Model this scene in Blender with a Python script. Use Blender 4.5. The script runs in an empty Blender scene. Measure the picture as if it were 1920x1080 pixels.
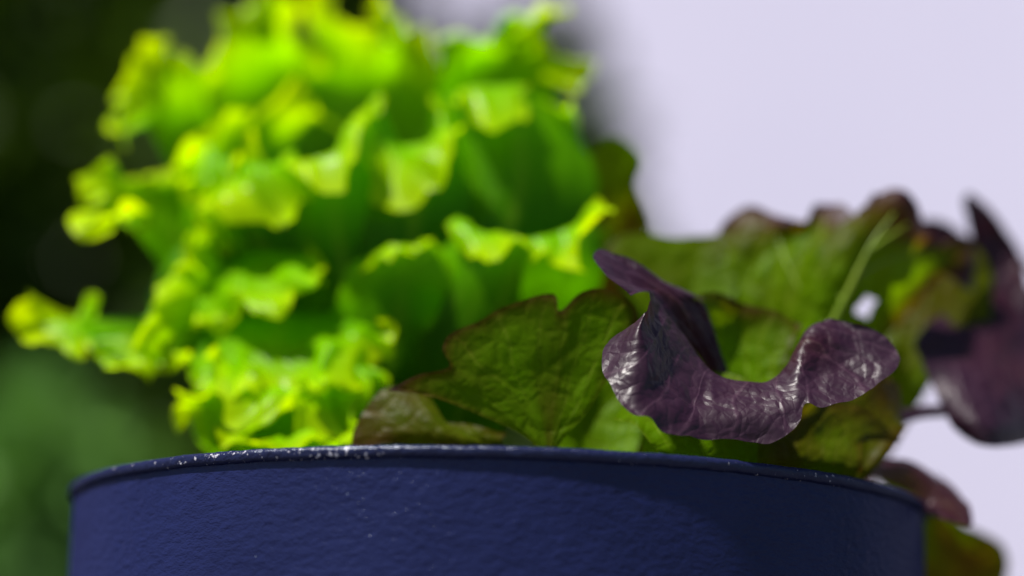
import bpy, bmesh, math, random
import numpy as np
from mathutils import Vector, Matrix, noise as mnoise

random.seed(7)
rng = np.random.default_rng(11)
scene = bpy.context.scene
col = scene.collection
H = 0.20                       # height of the pot's rim above the ground
R = 0.12                       # rim radius

# ------------------------------------------------------------------ camera
D, CZ, PITCH, ROLL, YAW = 0.6828, H - 0.0819, 0.20947, 0.02352, 0.00319
LENS = 85.0
FPX = LENS / 36.0 * 1920
fwd = np.array([math.sin(YAW) * math.cos(PITCH), math.cos(YAW) * math.cos(PITCH), math.sin(PITCH)])
rgt = np.cross(fwd, [0, 0, 1]); rgt /= np.linalg.norm(rgt)
upv = np.cross(rgt, fwd)
c_, s_ = math.cos(ROLL), math.sin(ROLL)
rgt, upv = c_ * rgt + s_ * upv, c_ * upv - s_ * rgt
CAM = np.array([0, -D, CZ])
cd = bpy.data.cameras.new('camera'); cam = bpy.data.objects.new('camera', cd); col.objects.link(cam)
cam.matrix_world = Matrix(((rgt[0], upv[0], -fwd[0], CAM[0]), (rgt[1], upv[1], -fwd[1], CAM[1]),
                           (rgt[2], upv[2], -fwd[2], CAM[2]), (0, 0, 0, 1)))
cd.lens = LENS; cd.sensor_width = 36; cd.clip_start = 0.01; cd.clip_end = 200
cd.dof.use_dof = True; cd.dof.focus_distance = 0.59; cd.dof.aperture_fstop = 3.0; cd.dof.aperture_blades = 0
scene.camera = cam

# ------------------------------------------------------------------ world, sun, exposure
SUN_AZ, SUN_EL = math.radians(-57), math.radians(62)     # azimuth from the camera side (-y), towards -x
tosun = Vector((math.sin(SUN_AZ) * math.cos(SUN_EL), -math.cos(SUN_AZ) * math.cos(SUN_EL), math.sin(SUN_EL)))
w = bpy.data.worlds.new('World'); scene.world = w; w.use_nodes = True
nt = w.node_tree
sky = nt.nodes.new('ShaderNodeTexSky'); sky.sky_type = 'NISHITA'; sky.sun_disc = False
sky.sun_elevation = SUN_EL; sky.sun_rotation = math.atan2(tosun.x, tosun.y)
bg = nt.nodes['Background']; bg.inputs['Strength'].default_value = 0.05
nt.links.new(sky.outputs[0], bg.inputs['Color'])
sl = bpy.data.lights.new('sun', 'SUN'); sl.energy = 5.0; sl.angle = math.radians(2.2); sl.color = (1, .96, .9)
so = bpy.data.objects.new('sun', sl); col.objects.link(so)
so.rotation_euler = (-tosun).to_track_quat('-Z', 'Y').to_euler(); so.location = (-1, -1, 3)
scene.view_settings.view_transform = 'Standard'; scene.view_settings.look = 'None'
scene.view_settings.exposure = 0.74; scene.view_settings.gamma = 1
scene.cycles.use_denoising = True
scene.cycles.max_bounces = 7; scene.cycles.transmission_bounces = 6
scene.cycles.caustics_reflective = False; scene.cycles.caustics_refractive = False

# ------------------------------------------------------------------ helpers
def at(px, py, y):
    """the point of the world plane Y = y (metres behind the pot's axis) that stands at this place of the picture"""
    d = fwd + rgt * (px - 960) / FPX + upv * (540 - py) / FPX
    return CAM + d * ((y - CAM[1]) / d[1])

def proj(p):
    d = np.asarray(p) - CAM; wz = d @ fwd
    return 960 + FPX * (d @ rgt) / wz, 540 - FPX * (d @ upv) / wz

def tag(o, label=None, cat=None, group=None, kind=None):
    if label: o['label'] = label
    if cat: o['category'] = cat
    if group: o['group'] = group
    if kind: o['kind'] = kind
    return o

def empty(name, loc):
    o = bpy.data.objects.new(name, None); col.objects.link(o); o.location = loc
    o.empty_display_size = .02
    return o

def mesh_obj(name, verts, faces, mat, parent=None, smooth=True):
    me = bpy.data.meshes.new(name)
    me.from_pydata([tuple(map(float, v)) for v in verts], [], [tuple(map(int, f)) for f in faces])
    me.materials.append(mat)
    if smooth: me.polygons.foreach_set('use_smooth', [True] * len(me.polygons))
    me.update()
    o = bpy.data.objects.new(name, me); col.objects.link(o)
    if parent is not None:
        o.parent = parent
        o.matrix_parent_inverse = Matrix.Translation(-Vector(parent.location))
    return o

def lathe(name, prof, mat, parent=None, n=256, jitter=None):
    vs, fs = [], []
    m = len(prof)
    for i in range(n):
        a = 2 * math.pi * i / n
        for j, (r, z) in enumerate(prof):
            rr, zz = r, z
            if jitter: dr, dz = jitter(a, j); rr += dr; zz += dz
            vs.append((rr * math.sin(a), -rr * math.cos(a), zz))
    for i in range(n):
        for j in range(m - 1):
            a, b = i * m + j, ((i + 1) % n) * m + j
            fs.append((a, b, b + 1, a + 1))
    return mesh_obj(name, vs, fs, mat, parent)

def catmull(P, t, idx=False):
    """P (n,k) control points, t in 0..1 by chord length"""
    P = np.asarray(P, float); n = len(P)
    if n == 1: return np.repeat(P, len(t), 0)
    seg = np.linalg.norm(np.diff(P, axis=0), axis=1) + 1e-9
    s = np.concatenate([[0], np.cumsum(seg)]); s /= s[-1]
    if idx: s = np.linspace(0, 1, n)
    Q = np.vstack([2 * P[0] - P[1], P, 2 * P[-1] - P[-2]])
    i = np.clip(np.searchsorted(s, t, side='right') - 1, 0, n - 2)
    f = ((t - s[i]) / (s[i + 1] - s[i]))[:, None]
    p0, p1, p2, p3 = Q[i], Q[i + 1], Q[i + 2], Q[i + 3]
    m1, m2 = (p2 - p0) * .5, (p3 - p1) * .5
    h = f * f * f; g = f * f
    return (2 * h - 3 * g + 1) * p1 + (h - 2 * g + f) * m1 + (-2 * h + 3 * g) * p2 + (h - g) * m2

def vnoise1(x, seed):
    g = np.random.default_rng(seed).uniform(-1, 1, 4096)
    i = np.floor(x).astype(int); f = x - i; f = f * f * (3 - 2 * f)
    return g[i % 4096] * (1 - f) + g[(i + 1) % 4096] * f

def vnoise2(x, y, seed):
    g = np.random.default_rng(seed).uniform(-1, 1, (256, 256))
    i = np.floor(x).astype(int); j = np.floor(y).astype(int)
    f = x - i; h = y - j; f = f * f * (3 - 2 * f); h = h * h * (3 - 2 * h)
    return (g[i % 256, j % 256] * (1 - f) + g[(i + 1) % 256, j % 256] * f) * (1 - h) + \
           (g[i % 256, (j + 1) % 256] * (1 - f) + g[(i + 1) % 256, (j + 1) % 256] * f) * h

def vnoise3(P, seed):
    """smooth vector noise in space, (n,3) in and out"""
    g = np.random.default_rng(seed).uniform(-1, 1, (64, 64, 64, 3))
    Rm = np.array([[.36, .48, -.8], [-.8, .6, 0.], [.48, .64, .6]])
    P = P @ Rm.T + 31.7
    i = np.floor(P).astype(int); f = P - i; f = f * f * f * (f * (f * 6 - 15) + 10)
    out = 0
    for a in (0, 1):
        for b in (0, 1):
            for c in (0, 1):
                w_ = (f[:, 0] if a else 1 - f[:, 0]) * (f[:, 1] if b else 1 - f[:, 1]) * (f[:, 2] if c else 1 - f[:, 2])
                out = out + g[(i[:, 0] + a) % 64, (i[:, 1] + b) % 64, (i[:, 2] + c) % 64] * w_[:, None]
    return out

def sstep(a, b, x):
    t = np.clip((x - a) / (b - a), 0, 1); return t * t * (3 - 2 * t)

LEAF_N = [0]
def leaf(parent, mat, rows, nu=90, nv=46, ruffle=.0, period=.011, teeth=.0, lip=.55, bump=.0006, big=.001, red=0., redm=0., redp=3., idx=False, warp=0., warp2=0., hole=None, pucker=0., cell=.006, frill=0.):
    """One leaf blade as a sheet: rows of (px, py, mm behind the pot axis) run from the leaf's base to its margin.
    ruffle: metres of frill at the margin; red / redm: how red the blade and its margin are."""
    LEAF_N[0] += 1; seed = LEAF_N[0] * 17
    tu = np.linspace(0, 1, nu); tv = np.linspace(0, 1, nv)
    RW = []
    for r in rows:
        P = np.array([at(p[0], p[1], p[2] / 1000.) for p in r])
        RW.append(catmull(P, tu, idx))
    RW = np.array(RW)                                   # rows, nu, 3
    k = len(RW)
    # shared parameter over the rows (mean chord), so that columns stay smooth
    seg = np.linalg.norm(np.diff(RW, axis=0), axis=2).mean(1); s = np.concatenate([[0], np.cumsum(seg)]); s /= s[-1]
    G = np.zeros((nv, nu, 3))
    Q = np.concatenate([[2 * RW[0] - RW[1]], RW, [2 * RW[-1] - RW[-2]]])
    i = np.clip(np.searchsorted(s, tv, side='right') - 1, 0, k - 2)
    f = ((tv - s[i]) / (s[i + 1] - s[i]))[:, None, None]
    p0, p1, p2, p3 = Q[i], Q[i + 1], Q[i + 2], Q[i + 3]
    m1, m2 = (p2 - p0) * .5, (p3 - p1) * .5
    h = f ** 3; g = f ** 2
    G = (2 * h - 3 * g + 1) * p1 + (h - 2 * g + f) * m1 + (-2 * h + 3 * g) * p2 + (h - g) * m2
    du = np.gradient(G, axis=1); dv = np.gradient(G, axis=0)
    N = np.cross(du, dv); N /= np.linalg.norm(N, axis=2, keepdims=True) + 1e-12
    L = np.linalg.norm(np.diff(G[-1], axis=0), axis=1); sl_ = np.concatenate([[0], np.cumsum(L)])   # margin length
    Lv = np.linalg.norm(dv, axis=2).mean() * nv
    U = sl_[None, :] * np.ones((nv, 1)); V = tv[:, None] * np.ones((1, nu))
    wv = sstep(lip, 1, V) ** 1.4 if not frill else np.clip(1 - (1 - V) * Lv / frill, 0, 1) ** 1.1
    x = U / period
    y_ = V * Lv / period
    disp = ruffle * wv * (1.5 * vnoise2(x * 1.3 + .5 * y_, y_ * .55 - .2 * x, seed) + .75 * vnoise2(x * 2.4 - .6 * y_, y_ * 1.1, seed + 1))
    disp += big * sstep(.1, .5, V) * vnoise2(U / .024 + 5, V * Lv / .026, seed + 7)
    disp += bump * (vnoise2(U / .009, V * Lv / .009, seed + 2) + .6 * vnoise2(U / .004, V * Lv / .004, seed + 3)) * sstep(.05, .3, V)
    out = dv / (np.linalg.norm(dv, axis=2, keepdims=True) + 1e-12)
    th = teeth * wv ** 2 * (vnoise2(U / (period * .55), V * 0, seed + 4) + .6 * vnoise2(U / (period * .25), V * 0, seed + 5))
    G = G + N * disp[..., None] + out * th[..., None]
    verts = G.reshape(-1, 3)
    if warp or warp2:
        wf = wv.ravel()[:, None]; vf = sstep(.05, .6, V).ravel()[:, None]
        dd = vnoise3(verts / .0110, seed + 8) * (warp * wf) + vnoise3(verts / .0056, seed + 9) * (.45 * warp * wf) + vnoise3(verts / .034, seed + 10) * (warp2 * vf)
        verts = verts + dd
    a = (np.arange(nv - 1)[:, None] * nu + np.arange(nu - 1)[None, :]).ravel()
    faces = np.stack([a, a + 1, a + nu + 1, a + nu], 1)
    if pucker:                                          # blisters between sunken veins
        lo, hi = verts.min(0) - cell, verts.max(0) + cell
        cnt = int(np.prod((hi - lo) / cell)) + 1
        rs = np.random.default_rng(seed); pts = rs.uniform(lo, hi, (cnt, 3))
        near = np.min(((pts[:, None, :] - verts[None, ::7, :]) ** 2).sum(2), 1) < (1.3 * cell) ** 2
        pts = pts[near]
        d2 = np.sqrt(((verts[:, None, :] - pts[None]) ** 2).sum(2)); d2.partition(1, axis=1)
        edge = (d2[:, 1] - d2[:, 0]) / cell
        Gn = verts.reshape(nv, nu, 3); Nn = np.cross(np.gradient(Gn, axis=1), np.gradient(Gn, axis=0)); Nn /= np.linalg.norm(Nn, axis=2, keepdims=True) + 1e-12
        sg = 1. if (Nn[nv * 3 // 4, :, 1].mean() < 0) else -1.
        verts = verts + sg * Nn.reshape(-1, 3) * (pucker * (np.clip(edge / .55, 0, 1) ** .6 - .5) * sstep(.2, .6, V).ravel())[:, None]
    if hole:
        hx_, hy_ = proj(verts[faces].mean(1)); hx_ = hx_ + 7 * np.sin(hy_ / 7.); faces = faces[((hx_ - hole[0]) / hole[2]) ** 2 + ((hy_ - hole[1]) / hole[3]) ** 2 > 1]
    o = mesh_obj('leaf', verts, faces, mat, parent)
    me = o.data
    uv = me.uv_layers.new(name='UVMap')
    li = np.zeros(len(me.loops), int); me.loops.foreach_get('vertex_index', li)
    uu = np.stack([U.ravel(), (V * Lv).ravel()], 1)[li]
    uv.data.foreach_set('uv', uu.ravel())
    rd = red + (redm - red) * V ** redp
    e = np.minimum(tu, 1 - tu)[None, :] * np.ones((nv, 1))
    rd = rd + (redm - red) * .7 * np.clip(1 - e / .1, 0, 1) ** 2 * sstep(.3, .8, V)
    rd = rd + .16 * vnoise2(U / .02, V * Lv / .02, seed + 6)
    for nm, arr in (('marg', np.clip(1 - (1 - V) * Lv / .050, 0, 1)), ('fan', np.ones((nv, 1)) * tu[None, :]), ('red', rd)):
        at_ = me.attributes.new(nm, 'FLOAT', 'POINT'); at_.data.foreach_set('value', arr.ravel().astype(np.float32))
    return o

def tube(name, pts, radii, mat, parent, n=10):
    P = catmull(np.array([at(p[0], p[1], p[2] / 1000.) for p in pts]), np.linspace(0, 1, 24))
    rr = np.interp(np.linspace(0, 1, 24), np.linspace(0, 1, len(radii)), radii)
    T = np.gradient(P, axis=0); T /= np.linalg.norm(T, axis=1, keepdims=True)
    ref = np.array([0, -1, .2]); vs = []; fs = []
    for i in range(24):
        a = np.cross(T[i], ref); a /= np.linalg.norm(a); b = np.cross(a, T[i])
        for k in range(n):
            th = 2 * math.pi * k / n
            vs.append(P[i] + rr[i] * (math.cos(th) * a + .6 * math.sin(th) * b))
    for i in range(23):
        for k in range(n):
            fs.append((i * n + k, i * n + (k + 1) % n, (i + 1) * n + (k + 1) % n, (i + 1) * n + k))
    fs.append(tuple(range(n))[::-1]); fs.append(tuple(range(23 * n, 24 * n)))
    return mesh_obj(name, vs, fs, mat, parent)

# ------------------------------------------------------------------ materials
class NT:
    def __init__(s, name):
        s.m = bpy.data.materials.new(name); s.m.use_nodes = True; s.t = s.m.node_tree; s.t.nodes.clear()
        s.out = s.n('ShaderNodeOutputMaterial')
    def n(s, typ, ins=None, **kw):
        x = s.t.nodes.new(typ)
        for k, v in kw.items(): setattr(x, k, v)
        for k, v in (ins or {}).items(): s.set(x, k, v)
        return x
    def set(s, x, k, v):
        if isinstance(v, bpy.types.NodeSocket): s.t.links.new(v, x.inputs[k])
        else: x.inputs[k].default_value = v
    def math(s, op, a, b=0., clamp=False):
        x = s.n('ShaderNodeMath', {0: a, 1: b}, operation=op); x.use_clamp = clamp; return x.outputs[0]
    def mix(s, f, a, b, blend='MIX'):
        x = s.n('ShaderNodeMix', data_type='RGBA', blend_type=blend)
        s.set(x, 0, f); s.set(x, 6, a); s.set(x, 7, b); return x.outputs[2]
    def ramp(s, f, stops):
        x = s.n('ShaderNodeValToRGB', {0: f}); e = x.color_ramp.elements
        while len(e) < len(stops): e.new(.5)
        for q, (p, c) in zip(e, stops): q.position = p; q.color = (*c, 1)
        return x.outputs[0]
    def attr(s, nm): return s.n('ShaderNodeAttribute', attribute_name=nm).outputs['Fac']
    def noise(s, vec, scale, detail=3, rough=.5):
        return s.n('ShaderNodeTexNoise', {'Vector': vec, 'Scale': scale, 'Detail': detail, 'Roughness': rough}).outputs[0]
C4 = lambda *c: (*c, 1)

def veins(q):
    """height of the vein relief of a leaf: radiating veins along the fan and a net between them"""
    uv = q.n('ShaderNodeUVMap').outputs[0]
    ob = q.n('ShaderNodeTexCoord').outputs['Object']
    nz = q.n('ShaderNodeTexNoise', {'Vector': ob, 'Scale': 90., 'Detail': 2.})
    wuv = q.n('ShaderNodeVectorMath', {0: ob, 1: q.n('ShaderNodeVectorMath', {0: nz.outputs['Color'], 1: (.005, .005, .005)}, operation='MULTIPLY').outputs[0]}, operation='ADD').outputs[0]
    v1 = q.n('ShaderNodeTexVoronoi', {'Vector': wuv, 'Scale': 120.}, feature='DISTANCE_TO_EDGE').outputs[0]
    v2 = q.n('ShaderNodeTexVoronoi', {'Vector': wuv, 'Scale': 330.}, feature='DISTANCE_TO_EDGE').outputs[0]
    fan = q.attr('fan')
    wob = q.noise(uv, 60., 2)
    fr = q.math('FRACT', q.math('ADD', q.math('MULTIPLY', fan, 9.), q.math('MULTIPLY', wob, .8)))
    ray = q.math('ABSOLUTE', q.math('SUBTRACT', fr, .5))           # 0 on a radiating vein
    r = q.n('ShaderNodeMapRange', {0: ray, 1: .01, 2: .07, 3: 0., 4: 1.}).outputs[0]
    n1 = q.n('ShaderNodeMapRange', {0: v1, 1: 0., 2: .22, 3: 0., 4: 1.}).outputs[0]
    n2 = q.n('ShaderNodeMapRange', {0: v2, 1: 0., 2: .3, 3: 0., 4: 1.}).outputs[0]
    return uv, r, n1, n2

def make_green():
    q = NT('frilly_green_leaf')
    uv, r, n1, n2 = veins(q)
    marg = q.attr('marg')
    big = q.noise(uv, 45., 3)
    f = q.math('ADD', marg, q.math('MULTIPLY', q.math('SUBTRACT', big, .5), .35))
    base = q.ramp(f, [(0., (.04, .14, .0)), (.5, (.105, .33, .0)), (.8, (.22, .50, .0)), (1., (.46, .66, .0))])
    rib = q.n('ShaderNodeMapRange', {0: q.math('ABSOLUTE', q.math('SUBTRACT', q.attr('fan'), .5)), 1: .012, 2: .05, 3: .55, 4: 0.}).outputs[0]
    pale = q.math('ADD', q.math('MULTIPLY', q.math('SUBTRACT', 1., r), .28), q.math('MULTIPLY', rib, q.math('SUBTRACT', 1., marg)), True)
    base = q.mix(pale, base, C4(.26, .42, .02))
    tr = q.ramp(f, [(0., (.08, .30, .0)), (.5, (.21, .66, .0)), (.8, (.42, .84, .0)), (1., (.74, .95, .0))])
    p = q.n('ShaderNodeBsdfPrincipled', {'Base Color': base, 'Roughness': .3, 'Specular IOR Level': .09})
    t = q.n('ShaderNodeBsdfTranslucent', {'Color': tr})
    mx = q.n('ShaderNodeMixShader', {0: .53, 1: p.outputs[0], 2: t.outputs[0]})
    q.t.links.new(mx.outputs[0], q.out.inputs[0]); return q.m

def make_red():
    q = NT('red_lettuce_leaf')
    uv, r, n1, n2 = veins(q)
    red = q.attr('red')
    uv = q.n('ShaderNodeTexCoord').outputs['Object']
    mott = q.noise(uv, 70., 4, .6)
    f = q.math('ADD', red, q.math('MULTIPLY', q.math('SUBTRACT', mott, .5), .35))
    base = q.ramp(f, [(0., (.09, .20, .0)), (.3, (.055, .095, .0)), (.55, (.050, .030, .0)), (.8, (.040, .008, .020)), (1., (.030, .006, .022))])
    vein = q.math('MULTIPLY', q.math('SUBTRACT', 1., r), q.math('SUBTRACT', .5, q.math('MULTIPLY', red, .22)))
    net = q.math('MULTIPLY', q.math('SUBTRACT', 1., n1), .12)
    vc = q.ramp(f, [(0., (.22, .32, .02)), (.5, (.11, .075, .008)), (1., (.13, .06, .10))])
    base = q.mix(q.math('ADD', vein, net, True), base, vc)
    tr = q.ramp(f, [(0., (.26, .52, .0)), (.35, (.19, .30, .0)), (.6, (.20, .10, .0)), (.85, (.035, .004, .006)), (1., (.02, .003, .006))])
    fine = q.noise(uv, 900., 3)
    h = q.math('ADD', q.math('MULTIPLY', r, .12), q.math('ADD', q.math('MULTIPLY', n1, .55), q.math('ADD', q.math('MULTIPLY', n2, .22), q.math('MULTIPLY', fine, .12))))
    bp = q.n('ShaderNodeBump', {'Height': h, 'Strength': .6, 'Distance': .0008}).outputs[0]
    rgh = q.n('ShaderNodeMapRange', {0: mott, 1: .3, 2: .7, 3: .38, 4: .50}).outputs[0]
    p = q.n('ShaderNodeBsdfPrincipled', {'Base Color': base, 'Roughness': rgh, 'Normal': bp, 'Specular IOR Level': q.math('ADD', .05, q.math('MULTIPLY', q.math('POWER', q.math('MAXIMUM', red, 0.), 3.), .5))})
    t = q.n('ShaderNodeBsdfTranslucent', {'Color': tr, 'Normal': bp})
    mx = q.n('ShaderNodeMixShader', {0: .42, 1: p.outputs[0], 2: t.outputs[0]})
    q.t.links.new(mx.outputs[0], q.out.inputs[0]); return q.m

def make_pot():
    q = NT('navy_painted_metal')
    co = q.n('ShaderNodeTexCoord').outputs['Object']
    mp = q.n('ShaderNodeMapping', {'Vector': co, 'Rotation': (0, math.radians(35), 0), 'Scale': (1, 1, 1.9)}).outputs[0]
    a = q.noise(mp, 300., 4, .55); b = q.noise(co, 110., 3); c = q.noise(mp, 1300., 2)
    h = q.math('ADD', q.math('MULTIPLY', a, 1.), q.math('ADD', q.math('MULTIPLY', b, .8), q.math('MULTIPLY', c, .25)))
    bp = q.n('ShaderNodeBump', {'Height': h, 'Strength': .6, 'Distance': .0009}).outputs[0]
    tone = q.noise(co, 30., 4)
    base = q.ramp(tone, [(.3, (.012, .0155, .070)), (.7, (.017, .022, .094))])
    vo = q.n('ShaderNodeTexVoronoi', {'Vector': mp, 'Scale': 210., 'Randomness': 1.})
    pick = q.math('GREATER_THAN', q.n('ShaderNodeSeparateColor', {0: vo.outputs['Color']}).outputs[0], .90)
    glint_fleck = q.math('MULTIPLY', pick, q.math('LESS_THAN', q.math('ADD', vo.outputs['Distance'], q.math('MULTIPLY', a, .45)), .29))  # pale flecks: small paint chips and painted-in sun glints
    base = q.mix(q.math('MULTIPLY', glint_fleck, .6), base, C4(.30, .36, .50))
    p = q.n('ShaderNodeBsdfDiffuse', {'Color': base, 'Roughness': .6, 'Normal': bp})
    gl_ = q.n('ShaderNodeBsdfGlossy', {'Color': C4(.75, .85, 1.), 'Roughness': .2, 'Normal': bp})
    mx = q.n('ShaderNodeMixShader', {0: .026, 1: p.outputs[0], 2: gl_.outputs[0]})
    q.t.links.new(mx.outputs[0], q.out.inputs[0]); return q.m

def make_rim():
    q = NT('chipped_glint_navy_rim')
    co = q.n('ShaderNodeTexCoord').outputs['Object']
    a = q.noise(co, 500., 4, .6); b = q.noise(co, 120., 4)
    bp = q.n('ShaderNodeBump', {'Height': q.math('ADD', a, b), 'Strength': .7, 'Distance': .0008}).outputs[0]
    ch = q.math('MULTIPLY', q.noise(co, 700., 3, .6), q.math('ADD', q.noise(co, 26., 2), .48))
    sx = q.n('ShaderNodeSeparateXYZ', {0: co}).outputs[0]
    worn_glint = q.n('ShaderNodeMapRange', {0: q.math('ABSOLUTE', q.math('ADD', sx, .055)), 1: .015, 2: .045, 3: .06, 4: -.07}).outputs[0]  # pale chips crowd the sunlit stretch; its glints are painted in with them
    chip_glint = q.n('ShaderNodeMapRange', {0: q.math('ADD', ch, worn_glint), 1: .64, 2: .68, 3: 0., 4: 1.}).outputs[0]
    base = q.mix(chip_glint, C4(.013, .016, .060), C4(.60, .58, .66))
    p = q.n('ShaderNodeBsdfDiffuse', {'Color': base, 'Roughness': .6, 'Normal': bp})
    gl_ = q.n('ShaderNodeBsdfGlossy', {'Color': C4(.8, .88, 1.), 'Roughness': .25, 'Normal': bp})
    mx = q.n('ShaderNodeMixShader', {0: .035, 1: p.outputs[0], 2: gl_.outputs[0]})
    q.t.links.new(mx.outputs[0], q.out.inputs[0]); return q.m

def make_simple(name, stops, scale, rough=.8, bump=.3, dist=.01, spec=.3):
    q = NT(name)
    co = q.n('ShaderNodeTexCoord').outputs['Object']
    a = q.noise(co, scale, 5, .6)
    bp = q.n('ShaderNodeBump', {'Height': a, 'Strength': bump, 'Distance': dist}).outputs[0]
    p = q.n('ShaderNodeBsdfPrincipled', {'Base Color': q.ramp(a, stops), 'Roughness': rough, 'Normal': bp, 'Specular IOR Level': spec})
    q.t.links.new(p.outputs[0], q.out.inputs[0]); return q.m

def make_foliage(name, stops, tr, scale=9., rough=.4, fac=.25):
    q = NT(name)
    co = q.n('ShaderNodeTexCoord').outputs['Object']
    c = q.ramp(q.noise(co, scale, 3), stops)
    p = q.n('ShaderNodeBsdfPrincipled', {'Base Color': c, 'Roughness': rough, 'Specular IOR Level': .25})
    t = q.n('ShaderNodeBsdfTranslucent', {'Color': C4(*tr)})
    mx = q.n('ShaderNodeMixShader', {0: fac, 1: p.outputs[0], 2: t.outputs[0]})
    q.t.links.new(mx.outputs[0], q.out.inputs[0]); return q.m

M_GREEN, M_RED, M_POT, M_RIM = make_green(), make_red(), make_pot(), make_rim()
M_WALL = make_simple('lavender_white_render', [(.3, (.76, .72, .91)), (.7, (.84, .79, .97))], .8, .9, .1, .002)
M_GROUND = make_simple('grey_paving', [(.3, (.045, .045, .05)), (.7, (.08, .08, .085))], 9., .9, .3, .004)
M_SOIL = make_simple('dark_soil', [(.3, (.012, .008, .005)), (.7, (.05, .035, .022))], 180., .95, .8, .004)
M_RIB = make_simple('pale_green_rib', [(.3, (.13, .21, .008)), (.7, (.20, .27, .02))], 80., .4, .2, .0005)
M_STALK = make_simple('purple_stalk', [(.3, (.030, .012, .026)), (.7, (.06, .028, .05))], 90., .4, .2, .0005)
M_HEDGE = make_foliage('dark_hedge_leaf', [(.35, (.020, .046, .0)), (.65, (.048, .10, .002))], (.08, .16, .0))
M_YOUNG = make_foliage('young_hedge_leaf', [(.35, (.03, .075, .004)), (.65, (.06, .13, .012))], (.08, .17, .0))
M_SHRUB = make_foliage('fresh_shrub_leaf', [(.35, (.13, .30, .05)), (.65, (.20, .40, .10))], (.10, .22, .02))
M_BARK = make_simple('dark_bark', [(.3, (.02, .014, .009)), (.7, (.06, .045, .03))], 60., .9, .5, .004)

# ------------------------------------------------------------------ setting
def plane(name, a, b, c, d, mat, n=1):
    return mesh_obj(name, [a, b, c, d], [(0, 1, 2, 3)], mat, smooth=False)
g = plane('ground', (-12, -12, 0), (12, -12, 0), (12, 12, 0), (-12, 12, 0), M_GROUND); tag(g, kind='structure')

def box(name, x0, x1, y0, y1, z0, z1, mat, parent=None):
    v = [(x, y, z) for x in (x0, x1) for y in (y0, y1) for z in (z0, z1)]
    f = [(0, 1, 3, 2), (4, 6, 7, 5), (0, 4, 5, 1), (2, 3, 7, 6), (0, 2, 6, 4), (1, 5, 7, 3)]
    return mesh_obj(name, v, f, mat, parent, smooth=False)
wl = box('white_wall', -6, 6, 3.2, 3.4, .0, 3.0, M_WALL)
tag(wl, 'plain pale lavender white wall, far out of focus behind the pot', 'wall')

# ------------------------------------------------------------------ shrubs behind
def leaf_cloud(name, centres, n, size, mat, parent, keep=None, seed=1):
    r = np.random.default_rng(seed)
    cs = np.array([c[:3] for c in centres]); rad = np.array([c[3] for c in centres]); wt = rad ** 2; wt = wt / wt.sum()
    unit = lambda a: a / (np.linalg.norm(a, axis=1, keepdims=True) + 1e-12)
    m = n * 3
    k = r.choice(len(cs), size=m, p=wt)
    d = unit(r.normal(size=(m, 3)))
    p = cs[k] + d * (rad[k] * r.uniform(.1, 1, m) ** .45)[:, None]
    if keep is not None:
        ok = keep(p); p, d = p[ok], d[ok]
    p, d = p[:n], d[:n]; m = len(p)
    ax = unit(r.normal(size=(m, 3)) + d * .6 + np.array([0, 0, -.3]))
    sd = unit(np.cross(ax, r.normal(size=(m, 3)))); nn = np.cross(ax, sd)
    L = (size * r.uniform(.7, 1.4, m))[:, None]; W = L * r.uniform(.22, .34, m)[:, None]
    vs = np.stack([p, p + ax * L * .45 + sd * W + nn * W * .3, p + ax * L, p + ax * L * .45 - sd * W + nn * W * .3], 1).reshape(-1, 3)
    i = np.arange(m) * 4
    fs = np.concatenate([np.stack([i, i + 1, i + 2], 1), np.stack([i, i + 2, i + 3], 1)])
    o = mesh_obj(name, vs, fs, mat, parent, smooth=False)
    tag(o, kind='stuff'); return o

def stems(root, spots, top, r0):
    for k, (x, y) in enumerate(spots):
        n = 8; vs, fs = [], []
        for j in range(9):
            t = j / 8; cx = x + .05 * math.sin(3 * t + k); cy = y + .04 * math.cos(4 * t + k); rr = r0 * (1 - .7 * t)
            for i in range(n):
                a = 2 * math.pi * i / n; vs.append((cx + rr * math.cos(a), cy + rr * math.sin(a), top * t))
        for j in range(8):
            for i in range(n): fs.append((j * n + i, j * n + (i + 1) % n, (j + 1) * n + (i + 1) % n, (j + 1) * n + i))
        mesh_obj('stem', vs, fs, M_BARK, root)

hx = lambda px, py, y: at(px, py, y)
hed = empty('evergreen_hedge', (-.6, 1.8, 0)); tag(hed, 'tall dark green leafy hedge, blurred, at the left behind the lettuce', 'hedge')
cen = []
for px in range(-250, 1300, 120):
    for py in range(-250, 1400, 120):
        p = hx(px + random.uniform(-40, 40), py + random.uniform(-40, 40), 1.8 + random.uniform(-.15, .25))
        if p[2] < .02: continue
        cen.append((*p, random.uniform(.07, .13)))
GAPS = [(880, -25, 165, 150), (110, 20, 100, 95), (300, 50, 85, 110), (230, 790, 90, 50), (420, 775, 60, 45), (10, 70, 60, 90), (835, 160, 40, 40)]
def hkeep(p):
    x, y = proj(p)
    ok = x <= 1005 + np.maximum(0, y) * .34 + 50 * np.sin(p[:, 2] * 40)
    thin = np.random.default_rng(4).uniform(size=len(p))
    for n_, (a, c, b, d) in enumerate(GAPS): ok &= (((x - a) / b) ** 2 + ((y - c) / d) ** 2 > 1) | (thin < (.0, .2, .16, .1, .1, .2, .1)[n_])
    return ok
leaf_cloud('foliage', cen, 26000, .055, M_HEDGE, hed, hkeep, 3)
leaf_cloud('young_growth', [(c[0], c[1] - .06, c[2], c[3] * .8) for c in random.sample(cen, 46)], 4600, .05, M_YOUNG, hed, hkeep, 8)
stems(hed, [(-.9, 1.85), (-.55, 1.95), (-.2, 1.85), (.0, 1.95)], 1.3, .018)

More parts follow.
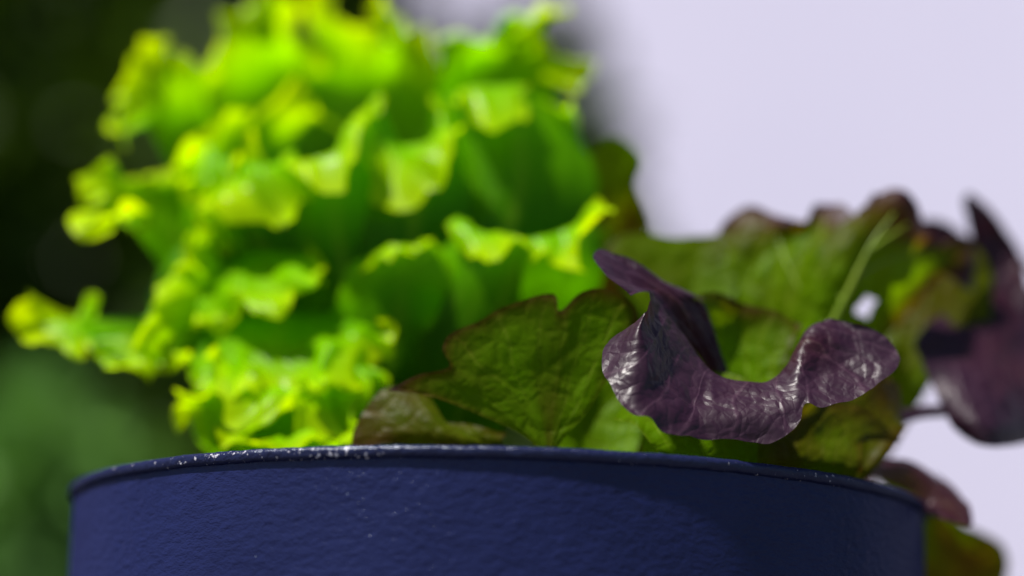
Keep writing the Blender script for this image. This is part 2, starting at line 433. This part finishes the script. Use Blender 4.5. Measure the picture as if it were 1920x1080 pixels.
shr = empty('young_shrub', (-.42, 1.1, 0)); tag(shr, 'small fresh green shrub, blurred, low at the left edge behind the pot', 'shrub')
c0 = at(70, 850, 1.1); c1 = at(180, 900, 1.15); c2 = at(40, 980, 1.1)
leaf_cloud('foliage', [(*c0, .05), (*c1, .04), (*c2, .06), (c0[0], 1.1, .15, .07)], 700, .04, M_SHRUB, shr, None, 5)
stems(shr, [(c0[0], 1.1), (c1[0], 1.14)], .22, .006)

# ------------------------------------------------------------------ pot
pot = empty('plant_pot', (0, 0, 0))
tag(pot, 'round navy blue painted metal pot with a rolled rim, planted with lettuce', 'plant pot')
RB = .1187
wall_prof = [(.096, .004), (.100, .0), (.104, .004)] + [(.104 + (RB - .104) * min(1, t / .75) ** .8, .004 + (H - .0065) * t) for t in np.linspace(.02, 1, 20)]
lathe('wall', [(0.001, .004)] + wall_prof, M_POT, pot)
inner = [(RB - .0012, H - .002), (RB - .0014, H - .06), (.101, .008), (.001, .008)]
lathe('lining', inner, M_POT, pot, 128)
br, bz = .0015, .0013
def rimjit(a, j):
    x = a * 40
    n1 = mnoise.noise(Vector((math.cos(a) * 18, math.sin(a) * 18, 0))); n2 = mnoise.noise(Vector((math.cos(a) * 70, math.sin(a) * 70, j * .6)))
    return .00012 * n2, .00018 * n1 + .00014 * n2
bead = [(R - br + br * math.cos(t), H - bz + bz * math.sin(t) - (.0006 if math.sin(t) < -.3 else 0)) for t in np.linspace(-math.pi * .62, math.pi * 1.15, 22)]
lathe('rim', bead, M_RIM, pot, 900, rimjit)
# soil
vs, fs = [(0, 0, H - .02)], []
nr, na = 26, 80
for i in range(1, nr + 1):
    for k in range(na):
        r_ = (RB - .0016) * i / nr; a = 2 * math.pi * k / na; x, y = r_ * math.sin(a), -r_ * math.cos(a)
        vs.append((x, y, H - .02 + .004 * mnoise.noise(Vector((x * 60, y * 60, 0))) + .002 * mnoise.noise(Vector((x * 200, y * 200, 3)))))
for k in range(na): fs.append((0, 1 + k, 1 + (k + 1) % na))
for i in range(nr - 1):
    for k in range(na):
        a, b = 1 + i * na + k, 1 + i * na + (k + 1) % na
        fs.append((a, a + na, b + na, b))
so_ = mesh_obj('soil', vs, fs, M_SOIL); tag(so_, 'dark potting soil filling the pot', 'soil', kind='stuff')

# ------------------------------------------------------------------ frilly green lettuce
gb = at(640, 960, .012); gb = Vector((gb[0], gb[1], H - .02))
green = empty('green_lettuce', gb)
tag(green, 'bright yellow green frilly lettuce growing in the left half of the pot', 'lettuce')
def gl(rows, **k):
    a = dict(nu=130, nv=50, ruffle=.0034, period=.0095, teeth=.0018, frill=.023, bump=.0002, big=.0014, warp=.0074, warp2=.0042); a.update(k)
    return leaf(green, M_GREEN, rows, **a)
B = lambda x, y=40, w=14: [(x - w, 950, y), (x, 955, y - 4), (x + w, 950, y)]
# far leaves, their inner face towards the camera
gl([B(640, 40), [(560, 600, 52), (640, 610, 60), (730, 600, 52)], [(430, 300, 58), (560, 260, 68), (700, 250, 70), (830, 280, 58)],
    [(400, 190, 55), (520, 150, 66), (640, 150, 68), (740, 150, 66), (835, 170, 55)],
    [(375, 165, 50), (400, 105, 48), (455, 60, 46), (515, 2, 44), (552, 30, 46), (590, 85, 56), (622, 25, 46), (655, 5, 44), (690, 85, 54), (710, 15, 44), (742, 15, 44), (762, 95, 54), (800, 72, 52), (848, 112, 45)]])
gl([B(760, 34), [(740, 600, 45), (830, 600, 50), (900, 610, 42)], [(790, 320, 45), (900, 260, 52), (1040, 330, 40)],
    [(820, 150, 44), (880, 120, 48), (960, 120, 46), (1060, 180, 34)],
    [(835, 82, 42), (890, 74, 44), (945, 76, 40), (955, 30, 30), (985, 55, 28), (1005, 8, 26), (1045, 2, 24), (1078, 38, 24), (1062, 80, 22), (1098, 115, 18), (1085, 165, 16), (1042, 178, 18)]], ruffle=.0026)
gl([B(560, 34), [(470, 620, 40), (530, 600, 48), (600, 610, 48)], [(330, 390, 36), (400, 330, 48), (470, 320, 54)],
    [(260, 260, 30), (310, 200, 40), (400, 200, 48)],
    [(235, 275, 22), (182, 258, 18), (195, 215, 20), (235, 150, 24), (265, 105, 28), (298, 78, 30), (328, 100, 32), (345, 150, 36), (385, 150, 42), (400, 115, 44)]])
# leaf reaching left in the middle
gl([B(560, 24), [(470, 700, 18), (490, 660, 26), (530, 640, 30)], [(330, 520, 8), (340, 450, 20), (400, 380, 30)],
    [(240, 440, 2), (240, 400, 10), (290, 350, 22)],
    [(330, 480, -2), (205, 445, 0), (165, 490, 0), (135, 470, 0), (150, 440, 2), (200, 415, 4), (152, 375, 4), (165, 338, 8), (205, 332, 12), (245, 338, 18), (330, 300, 26), (400, 280, 30)]], ruffle=.0026)
# long low leaf at far left
gl([B(580, 12), [(480, 780, 4), (490, 740, 10), (500, 720, 14)], [(300, 690, -4), (310, 650, 2), (330, 610, 8)],
    [(160, 640, -10), (160, 615, -4), (170, 592, 2)],
    [(340, 660, -16), (300, 705, -18), (262, 722, -18), (232, 738, -18), (190, 725, -16), (158, 672, -14), (145, 655, -12), (120, 625, -12), (102, 645, -12), (80, 665, -12), (42, 640, -10), (28, 600, -8), (58, 566, -4), (125, 570, -2), (200, 585, 2), (300, 600, 6)]], ruffle=.0026)
# near leaves: outer face rises from the heart, the margin curls over towards the camera
gl([B(560, 10), [(430, 650, 12), (500, 640, 10), (560, 640, 12)], [(300, 560, 6), (400, 500, 10), (540, 490, 10)],
    [(278, 555, 2), (330, 480, 8), (440, 430, 10), (540, 445, 8)],
    [(285, 580, -6), (370, 545, -10), (470, 520, -14), (560, 500, -8)],
    [(280, 600, -10), (350, 640, -20), (430, 610, -28), (510, 605, -30), (556, 590, -28), (578, 535, -20), (552, 468, -8)]], ruffle=.0026)
gl([B(600, 10), [(460, 640, 8), (560, 620, 0), (640, 630, 4)], [(370, 440, 4), (480, 410, -7), (600, 410, -2)],
    [(410, 270, 2), (440, 285, -6), (500, 300, -10), (548, 312, -8)],
    [(392, 310, -6), (395, 370, -12), (440, 394, -18), (500, 380, -20), (538, 408, -20), (562, 380, -18), (556, 335, -14)]], ruffle=.0026)
gl([B(640, 8), [(530, 640, 2), (640, 620, -4), (760, 630, 2)], [(490, 440, -2), (620, 405, -11), (780, 390, -4)],
    [(530, 300, -6), (590, 292, -16), (630, 280, -18), (662, 230, -12), (712, 183, -4)],
    [(520, 316, -10), (560, 324, -18), (615, 346, -24), (650, 320, -24), (667, 268, -20), (690, 220, -14), (718, 192, -8)]], ruffle=.0018, warp=.0042, warp2=.0028, frill=.016)
gl([B(700, 8), [(630, 630, -2), (740, 610, -8), (880, 620, -4)], [(640, 430, -8), (770, 405, -16), (920, 410, -8)],
    [(712, 205, -2), (722, 255, -10), (770, 265, -14), (810, 255, -12), (826, 215, -6), (822, 188, -2)],
    [(698, 270, -10), (706, 318, -18), (745, 347, -24), (790, 330, -26), (830, 316, -26), (860, 275, -22), (848, 235, -16), (826, 205, -10), (820, 184, -6)]], ruffle=.0018, warp=.0042, warp2=.0028, frill=.016)
gl([B(800, 6), [(760, 640, -4), (870, 620, -8), (1010, 620, -2)], [(810, 410, -4), (960, 380, -10), (1125, 390, 2)],
    [(850, 210, 2), (900, 175, -2), (960, 165, 0), (1040, 205, 4), (1095, 240, 8)],
    [(862, 190, -4), (885, 215, -12), (920, 232, -18), (936, 258, -20), (960, 238, -18), (984, 208, -14), (1000, 190, -4), (1040, 200, 0), (1085, 205, 2), (1105, 240, 4)]], ruffle=.0018, warp=.0042, warp2=.0028, frill=.016)
gl([B(800, 0), [(760, 710, -12), (880, 680, -18), (1040, 690, -12)], [(790, 530, -18), (950, 500, -26), (1130, 510, -16)],
    [(856, 400, -18), (920, 428, -28), (980, 424, -30), (1040, 415, -28), (1112, 385, -20)],
    [(846, 418, -24), (870, 456, -30), (905, 490, -36), (945, 452, -36), (985, 442, -38), (1000, 482, -40), (1016, 502, -40), (1032, 480, -40), (1070, 508, -42), (1106, 462, -40), (1146, 410, -34), (1132, 386, -28)]], ruffle=.0018, warp=.0042, warp2=.0028, frill=.016)
gl([B(720, 4), [(590, 690, -10), (740, 670, -16), (880, 680, -12)], [(620, 560, -14), (750, 525, -22), (900, 540, -18)],
    [(660, 490, -16), (750, 452, -24), (830, 440, -20)], [(670, 500, -20), (722, 500, -30), (762, 478, -30), (812, 446, -26), (840, 450, -22)]], ruffle=.0018, warp=.0042, warp2=.0028, frill=.016)
gl([B(580, 12), [(480, 640, 2), (510, 620, -4), (540, 620, -2)], [(330, 460, 2), (370, 430, -6), (420, 430, -2)],
    [(330, 392, 0), (370, 375, -6), (425, 372, -2)], [(322, 405, -4), (350, 445, -10), (375, 464, -14), (402, 442, -12), (430, 400, -8)]], ruffle=.0026)
# low front leaves
gl([B(620, 0), [(480, 790, -4), (590, 770, -8), (700, 780, -6)], [(440, 700, -6), (560, 690, -12), (690, 690, -10)],
    [(372, 640, -8), (450, 597, -8), (560, 582, -8), (650, 592, -8), (692, 606, -12)],
    [(360, 680, -18), (420, 650, -24), (540, 645, -28), (640, 645, -28), (690, 640, -24)],
    [(352, 690, -22), (390, 722, -32), (432, 722, -36), (500, 692, -40), (560, 705, -42), (640, 690, -42), (700, 690, -40), (720, 650, -32), (700, 615, -24)]], ruffle=.0026)
gl([B(580, 30), [(500, 600, 26), (540, 590, 30), (600, 590, 30)], [(380, 420, 18), (460, 360, 26), (560, 340, 30)],
    [(350, 330, 14), (420, 280, 22), (480, 270, 26), (570, 250, 30)],
    [(325, 320, 8), (350, 272, 12), (400, 240, 16), (440, 222, 18), (480, 240, 18), (505, 212, 20), (545, 198, 24), (592, 206, 28), (640, 230, 30)]], ruffle=.0026)
gl([B(620, -6), [(500, 860, -18), (580, 850, -24), (660, 860, -20)], [(430, 760, -22), (540, 760, -30), (680, 760, -26)],
    [(420, 705, -24), (520, 735, -32), (620, 725, -34), (710, 700, -30)],
    [(372, 715, -28), (410, 735, -32), (445, 790, -38), (472, 815, -40), (518, 795, -42), (540, 812, -42), (600, 800, -44), (640, 822, -44), (690, 760, -42), (730, 705, -36)]], ruffle=.0026)
gl([B(600, -20), [(480, 880, -34), (560, 870, -40), (650, 880, -36)], [(440, 835, -38), (540, 805, -46), (650, 805, -42)],
    [(400, 822, -42), (440, 852, -50), (520, 836, -54), (580, 850, -54), (640, 838, -52), (695, 800, -46)]], ruffle=.002, warp=.004, warp2=.003)
gl([B(540, 0), [(420, 850, -12), (460, 840, -18), (510, 840, -20)], [(350, 790, -16), (400, 760, -22), (470, 755, -24)],
    [(300, 800, -20), (330, 760, -24), (380, 735, -28), (440, 730, -30), (480, 745, -32)]], ruffle=.002, warp=.004, warp2=.003)
# heart leaves that close the head
gl([B(660, 20), [(600, 700, 20), (680, 690, 28), (760, 700, 20)], [(580, 480, 26), (690, 450, 34), (800, 470, 26)],
    [(560, 360, 24), (690, 320, 30), (820, 350, 22)], [(550, 320, 18), (620, 300, 22), (700, 280, 24), (780, 300, 20), (840, 320, 14)]])
gl([B(800, 12), [(800, 720, 4), (900, 700, 4), (980, 700, 8)], [(820, 600, 2), (960, 560, 4), (1100, 560, 12)],
    [(830, 500, 4), (980, 450, 6), (1140, 440, 14)], [(840, 440, 2), (960, 400, 2), (1080, 400, 6), (1170, 440, 10)]], ruffle=.0026)

# ------------------------------------------------------------------ red lettuce
rb = at(1430, 960, .0); rb = Vector((rb[0], rb[1], H - .02))
redl = empty('red_lettuce', rb)
tag(redl, 'smooth purple and green red leaf lettuce in the right half of the pot', 'lettuce')
def rl(rows, **k):
    a = dict(nu=110, nv=60, ruffle=.0007, period=.016, teeth=.0004, lip=.5, bump=.0004, red=.15, redm=.9, redp=4); a.update(k)
    return leaf(redl, M_RED, rows, **a)
# brown edged green leaf in the middle of the pot
mid_l = rl([[(1016, 910, -77.2), (1022, 912, -77.2), (1030, 910, -77.2)], [(1000, 832, -76.5), (1022, 826, -76.4), (1046, 838, -76.5)],
    [(900, 778, -77.5), (920, 766, -77.4), (935, 755, -77.4), (945, 745, -77.4), (955, 735, -77.4), (970, 725, -77.4), (990, 715, -77.4), (1015, 712, -77.2), (1040, 715, -77.1), (1060, 712, -77.0), (1080, 720, -76.9), (1098, 735, -76.8), (1105, 768, -76.6)],
    [(800, 742, -79.2), (840, 728, -78.9), (870, 716, -78.8), (872, 700, -78.7), (890, 680, -78.8), (930, 660, -78.8), (975, 640, -78.8), (1020, 630, -78.6), (1050, 640, -78.3), (1080, 622, -78.2), (1110, 625, -77.8), (1140, 642, -77.4), (1152, 690, -76.9)],
    [(726, 732, -80.4), (788, 702, -80.1), (843, 690, -79.6), (831, 656, -79.8), (847, 626, -80.0), (900, 598, -80.1), (960, 568, -80.1), (1036, 552, -79.8), (1050, 582, -79.3), (1092, 545, -79.3), (1140, 543, -78.7), (1188, 575, -77.8), (1198, 645, -77.1)]],
   red=.18, redm=.58, redp=12, ruffle=.0002, pucker=.00014, cell=.009, bump=.0002, big=.0006, idx=True)
mid_l['label'] = 'olive green leaf with a brown scalloped edge above the rim'
rl([B(940, -44, 12), [(850, 870, -62), (920, 850, -64), (970, 870, -62)], [(740, 830, -66), (830, 810, -68), (940, 830, -66)],
    [(655, 860, -64.2), (662, 812, -63.6), (692, 758, -62.4), (735, 728, -61.2), (800, 748, -61.8), (818, 786, -63.6), (880, 792, -64.8), (950, 810, -65.4)]],
   red=.47, redm=.52, redp=3, ruffle=.0003)
# dark leaf behind, between the two plants
rl([B(1200, 20), [(1130, 650, 24), (1180, 640, 26), (1230, 650, 24)], [(1110, 450, 22), (1160, 440, 26), (1215, 450, 24)],
    [(1100, 330, 20), (1118, 275, 18), (1165, 258, 16), (1207, 300, 16), (1195, 345, 20), (1216, 400, 22), (1222, 450, 22)]], red=.62, redm=.3, redp=8)
# green leaves in the heart of the red plant
rl([B(1330, -20), [(1240, 700, -24), (1300, 690, -20), (1360, 700, -24)], [(1170, 560, -20), (1280, 520, -14), (1380, 540, -18)],
    [(1135, 470, -14), (1180, 440, -12), (1270, 446, -12), (1370, 438, -12), (1420, 470, -14)]], pucker=.0005, cell=.009, red=.28, redm=.4, redp=8)
rl([B(1400, -50), [(1330, 760, -60), (1400, 750, -54), (1460, 760, -58)], [(1290, 640, -64), (1390, 620, -52), (1500, 640, -58)],
    [(1300, 560, -62), (1350, 540, -58), (1410, 550, -54), (1470, 560, -54), (1520, 590, -56)]], pucker=.0006, cell=.008, warp2=.004, red=.12, redm=.45, redp=8)
# the tall leaf with a pale midrib
tall = rl([B(1500, -26), [(1460, 760, -22), (1500, 755, -24), (1530, 750, -28), (1600, 760, -22)], [(1345, 610, -12), (1450, 600, -20), (1552, 612, -30), (1660, 640, -12)],
    [(1345, 510, -10), (1480, 480, -18), (1612, 492, -31), (1745, 520, -8)],
    [(1352, 475, -12), (1366, 425, -10), (1415, 394, -10), (1498, 422, -20), (1556, 378, -16), (1610, 408, -27), (1638, 358, -24), (1688, 358, -26), (1726, 416, -20), (1762, 440, -10), (1812, 440, -2), (1815, 540, 0)]],
   red=.12, redm=.92, redp=9, ruffle=.0016, period=.013, bump=.0006, idx=True, big=.0016, warp2=.003, hole=(1624, 574, 15, 20), nu=150, nv=90, pucker=.0005, cell=.009)
tube('midrib', [(1515, 760, -29), (1548, 640, -33), (1594, 540, -35.5), (1634, 458, -36), (1676, 400, -33)], [.0018, .0013, .0009, .0005, .0002], M_RIB, tall)
for vp in ([(1556, 622, -34), (1510, 560, -30), (1478, 500, -27), (1455, 440, -21)], [(1580, 565, -35), (1556, 510, -32), (1540, 460, -29), (1545, 415, -24)],
           [(1606, 512, -35.5), (1600, 470, -33), (1608, 432, -31)], [(1600, 522, -35.5), (1660, 490, -30), (1720, 470, -22)], [(1628, 470, -36), (1672, 440, -32), (1704, 420, -28)]):
    tube('side_vein', [(a, b, c + 1.2) for a, b, c in vp], [.0006, .0004, .0001], M_RIB, tall, 6)
tall['label'] = 'tall green leaf with a purple wavy top and a pale midrib'
rl([B(1560, -20), [(1600, 760, -10), (1660, 740, -6), (1720, 760, -8)], [(1640, 680, -6), (1700, 650, -4), (1790, 640, -6)],
    [(1640, 690, -4), (1662, 610, 0), (1675, 520, 4), (1730, 450, 4), (1800, 450, 4), (1850, 500, 4), (1860, 640, 2)]], red=.3, redm=.36, redp=4)
# purple piece peeping over it
rl([B(1600, 20), [(1700, 640, 20), (1740, 620, 22), (1780, 640, 20)], [(1715, 440, 18), (1735, 412, 16), (1775, 418, 16), (1812, 445, 18)]], red=.8, redm=1)
# low leaves under the front leaf
rl([B(1400, -66), [(1250, 860, -80), (1330, 850, -80), (1420, 860, -80)], [(1190, 800, -80), (1300, 760, -76), (1430, 780, -78)],
    [(1150, 790, -80), (1190, 740, -76), (1300, 690, -70), (1420, 720, -72), (1480, 790, -76)]], red=.05, redm=.2)
rl([B(1540, -50), [(1500, 860, -60), (1580, 850, -56), (1650, 870, -56)], [(1480, 790, -62), (1600, 770, -54), (1700, 800, -50)],
    [(1470, 760, -62), (1560, 700, -56), (1640, 705, -48), (1690, 725, -42), (1690, 815, -44)]], red=.4, redm=.5)
# far right purple leaf with its tall dark edge
farl = rl([[(1738, 606, -8), (1800, 570, 4), (1860, 545, 12), (1930, 540, 20), (2000, 560, 26)], [(1714, 652, -18), (1790, 640, -10), (1870, 630, -2), (1940, 640, 8), (2010, 650, 16)],
    [(1752, 725, -26), (1810, 720, -26), (1880, 710, -18), (1950, 720, -6), (2010, 740, 8)], [(1788, 785, -28), (1840, 790, -32), (1890, 790, -27), (1950, 800, -14), (2000, 810, 0)],
    [(1812, 812, -27), (1850, 834, -32), (1890, 834, -28), (1940, 830, -16), (1990, 830, -4)]], red=.95, redm=1.05, ruffle=.0006, lip=.1, idx=True, big=.0012, warp2=.002)
tube('stalk', [(1520, 838, -44), (1620, 806, -32), (1720, 774, -22), (1800, 768, -17), (1850, 740, -20)], [.003, .0026, .0021, .0018, .0008], M_STALK, farl)
farl['label'] = 'broad purple leaf on a dark stalk at the right edge'
rl([[(1830, 700, 0), (1850, 705, 2), (1870, 705, 4)], [(1815, 630, 4), (1860, 640, 8), (1920, 660, 10)], [(1812, 540, 10), (1850, 530, 14), (1930, 560, 12)],
    [(1816, 455, 10), (1850, 445, 16), (1925, 500, 14)], [(1804, 370, 8), (1822, 362, 8), (1862, 400, 12), (1902, 458, 14), (1950, 540, 14)]], red=.9, redm=1.05)
# leaves spilling over the rim at the right
rl([[(1560, 870, -70), (1570, 868, -68), (1580, 866, -66)], [(1670, 905, -40), (1690, 880, -36), (1700, 860, -30)], [(1740, 940, -34), (1760, 915, -30), (1765, 900, -24)],
    [(1700, 925, -40), (1760, 962, -40), (1815, 985, -38), (1824, 975, -34), (1815, 945, -28), (1785, 912, -20), (1740, 885, -16)]], red=.68, redm=.85)
rl([[(1640, 900, 14), (1650, 895, 15), (1660, 892, 16)], [(1700, 960, 19), (1750, 955, 20), (1780, 960, 21)], [(1700, 1040, 22), (1790, 1035, 24), (1850, 1035, 25)],
    [(1700, 1250, 30), (1800, 1230, 31), (1860, 1150, 30), (1890, 1080, 28), (1884, 1030, 26), (1850, 1000, 24), (1800, 982, 22)]], red=.44, redm=.46, big=.0006, ruffle=.0003)
rl([B(1120, -30), [(1040, 880, -50), (1110, 870, -46), (1180, 880, -50)], [(1040, 800, -50), (1120, 770, -44), (1210, 790, -48)],
    [(1050, 760, -50), (1120, 700, -44), (1190, 680, -42), (1250, 760, -46)]], red=.02, redm=.1)
rl([B(1480, -40), [(1400, 890, -74), (1500, 880, -70), (1600, 890, -66)], [(1400, 830, -76), (1500, 810, -70), (1620, 830, -62)],
    [(1410, 800, -76), (1500, 760, -70), (1600, 760, -60), (1690, 830, -54)]], red=.36, redm=.45)
rl([B(1250, -10), [(1200, 860, -20), (1300, 840, -14), (1400, 850, -20)], [(1180, 720, -16), (1300, 690, -8), (1430, 700, -14)],
    [(1160, 640, -12), (1260, 590, -8), (1380, 590, -8), (1480, 650, -12)]], red=.05, redm=.15)
# the purple leaf at the front, in focus, its margin curling over the rim
front = rl([[(1395, 850, -61), (1400, 852, -61), (1405, 850, -61)], [(1330, 790, -75), (1400, 800, -73), (1460, 780, -75)],
    [(1270, 640, -81), (1330, 730, -81), (1400, 745, -82), (1450, 740, -81), (1500, 690, -79)],
    [(1224, 546, -92), (1240, 570, -90), (1262, 600, -88), (1285, 632, -87), (1305, 660, -87), (1325, 685, -88), (1350, 702, -90), (1400, 712, -91), (1440, 716, -91), (1470, 700, -89), (1490, 678, -90), (1502, 660, -90), (1512, 640, -88), (1518, 625, -86), (1524, 613, -83), (1545, 609, -82)],
    [(1210, 590, -106), (1197, 630, -108), (1208, 680, -109), (1232, 720, -108), (1258, 745, -107), (1290, 765, -105), (1340, 774, -103), (1400, 778, -103), (1447, 778, -102), (1490, 755, -99), (1512, 725, -96), (1540, 715, -93), (1585, 690, -89), (1610, 660, -86), (1605, 632, -84), (1580, 611, -82)],
    [(1163, 626, -100), (1128, 660, -102), (1136, 718, -109), (1182, 772, -115), (1222, 782, -114), (1250, 814, -112), (1330, 829, -107), (1400, 830, -105), (1450, 833, -104), (1500, 800, -103), (1518, 764, -100), (1560, 771, -100), (1640, 736, -94), (1687, 690, -87), (1665, 643, -83), (1605, 614, -83)]],
   nu=260, nv=140, red=.92, redm=1.0, ruffle=.0005, period=.012, teeth=.0004, lip=.3, bump=.0, big=.0, idx=True, warp=.0005, warp2=.0010, pucker=.00022, cell=.0055)
front['label'] = 'curled dark purple leaf in sharp focus just above the rim'
rl([[(1380, 800, -61), (1390, 800, -61), (1400, 800, -61)], [(1320, 680, -71), (1340, 670, -69), (1350, 660, -67)], [(1262, 600, -83), (1290, 580, -77), (1320, 575, -71)],
    [(1222, 548, -87), (1240, 545, -83), (1300, 560, -75)],
    [(1180, 556, -97), (1150, 522, -95), (1118, 486, -90), (1122, 466, -85), (1145, 466, -81), (1200, 500, -79), (1260, 538, -75), (1325, 562, -69)]], red=.9, redm=1.0, nu=160, nv=70, pucker=.0002, cell=.0055)

# two more green leaves that cross the others at the left of the head
gl([B(560, 16), [(440, 720, 4), (470, 690, 6), (500, 660, 10)], [(350, 620, -8), (385, 550, -4), (440, 490, 2)],
    [(345, 690, -16), (300, 640, -18), (276, 570, -16), (318, 510, -14), (345, 455, -8), (420, 425, 0), (470, 440, 4)]], ruffle=.0026)
gl([B(580, 14), [(490, 640, 6), (530, 610, 4), (560, 600, 6)], [(400, 470, -4), (440, 430, -8), (500, 400, -4)],
    [(325, 420, -10), (350, 462, -16), (385, 455, -18), (405, 395, -18), (388, 345, -14), (430, 300, -10), (490, 290, -6)]], ruffle=.0026)
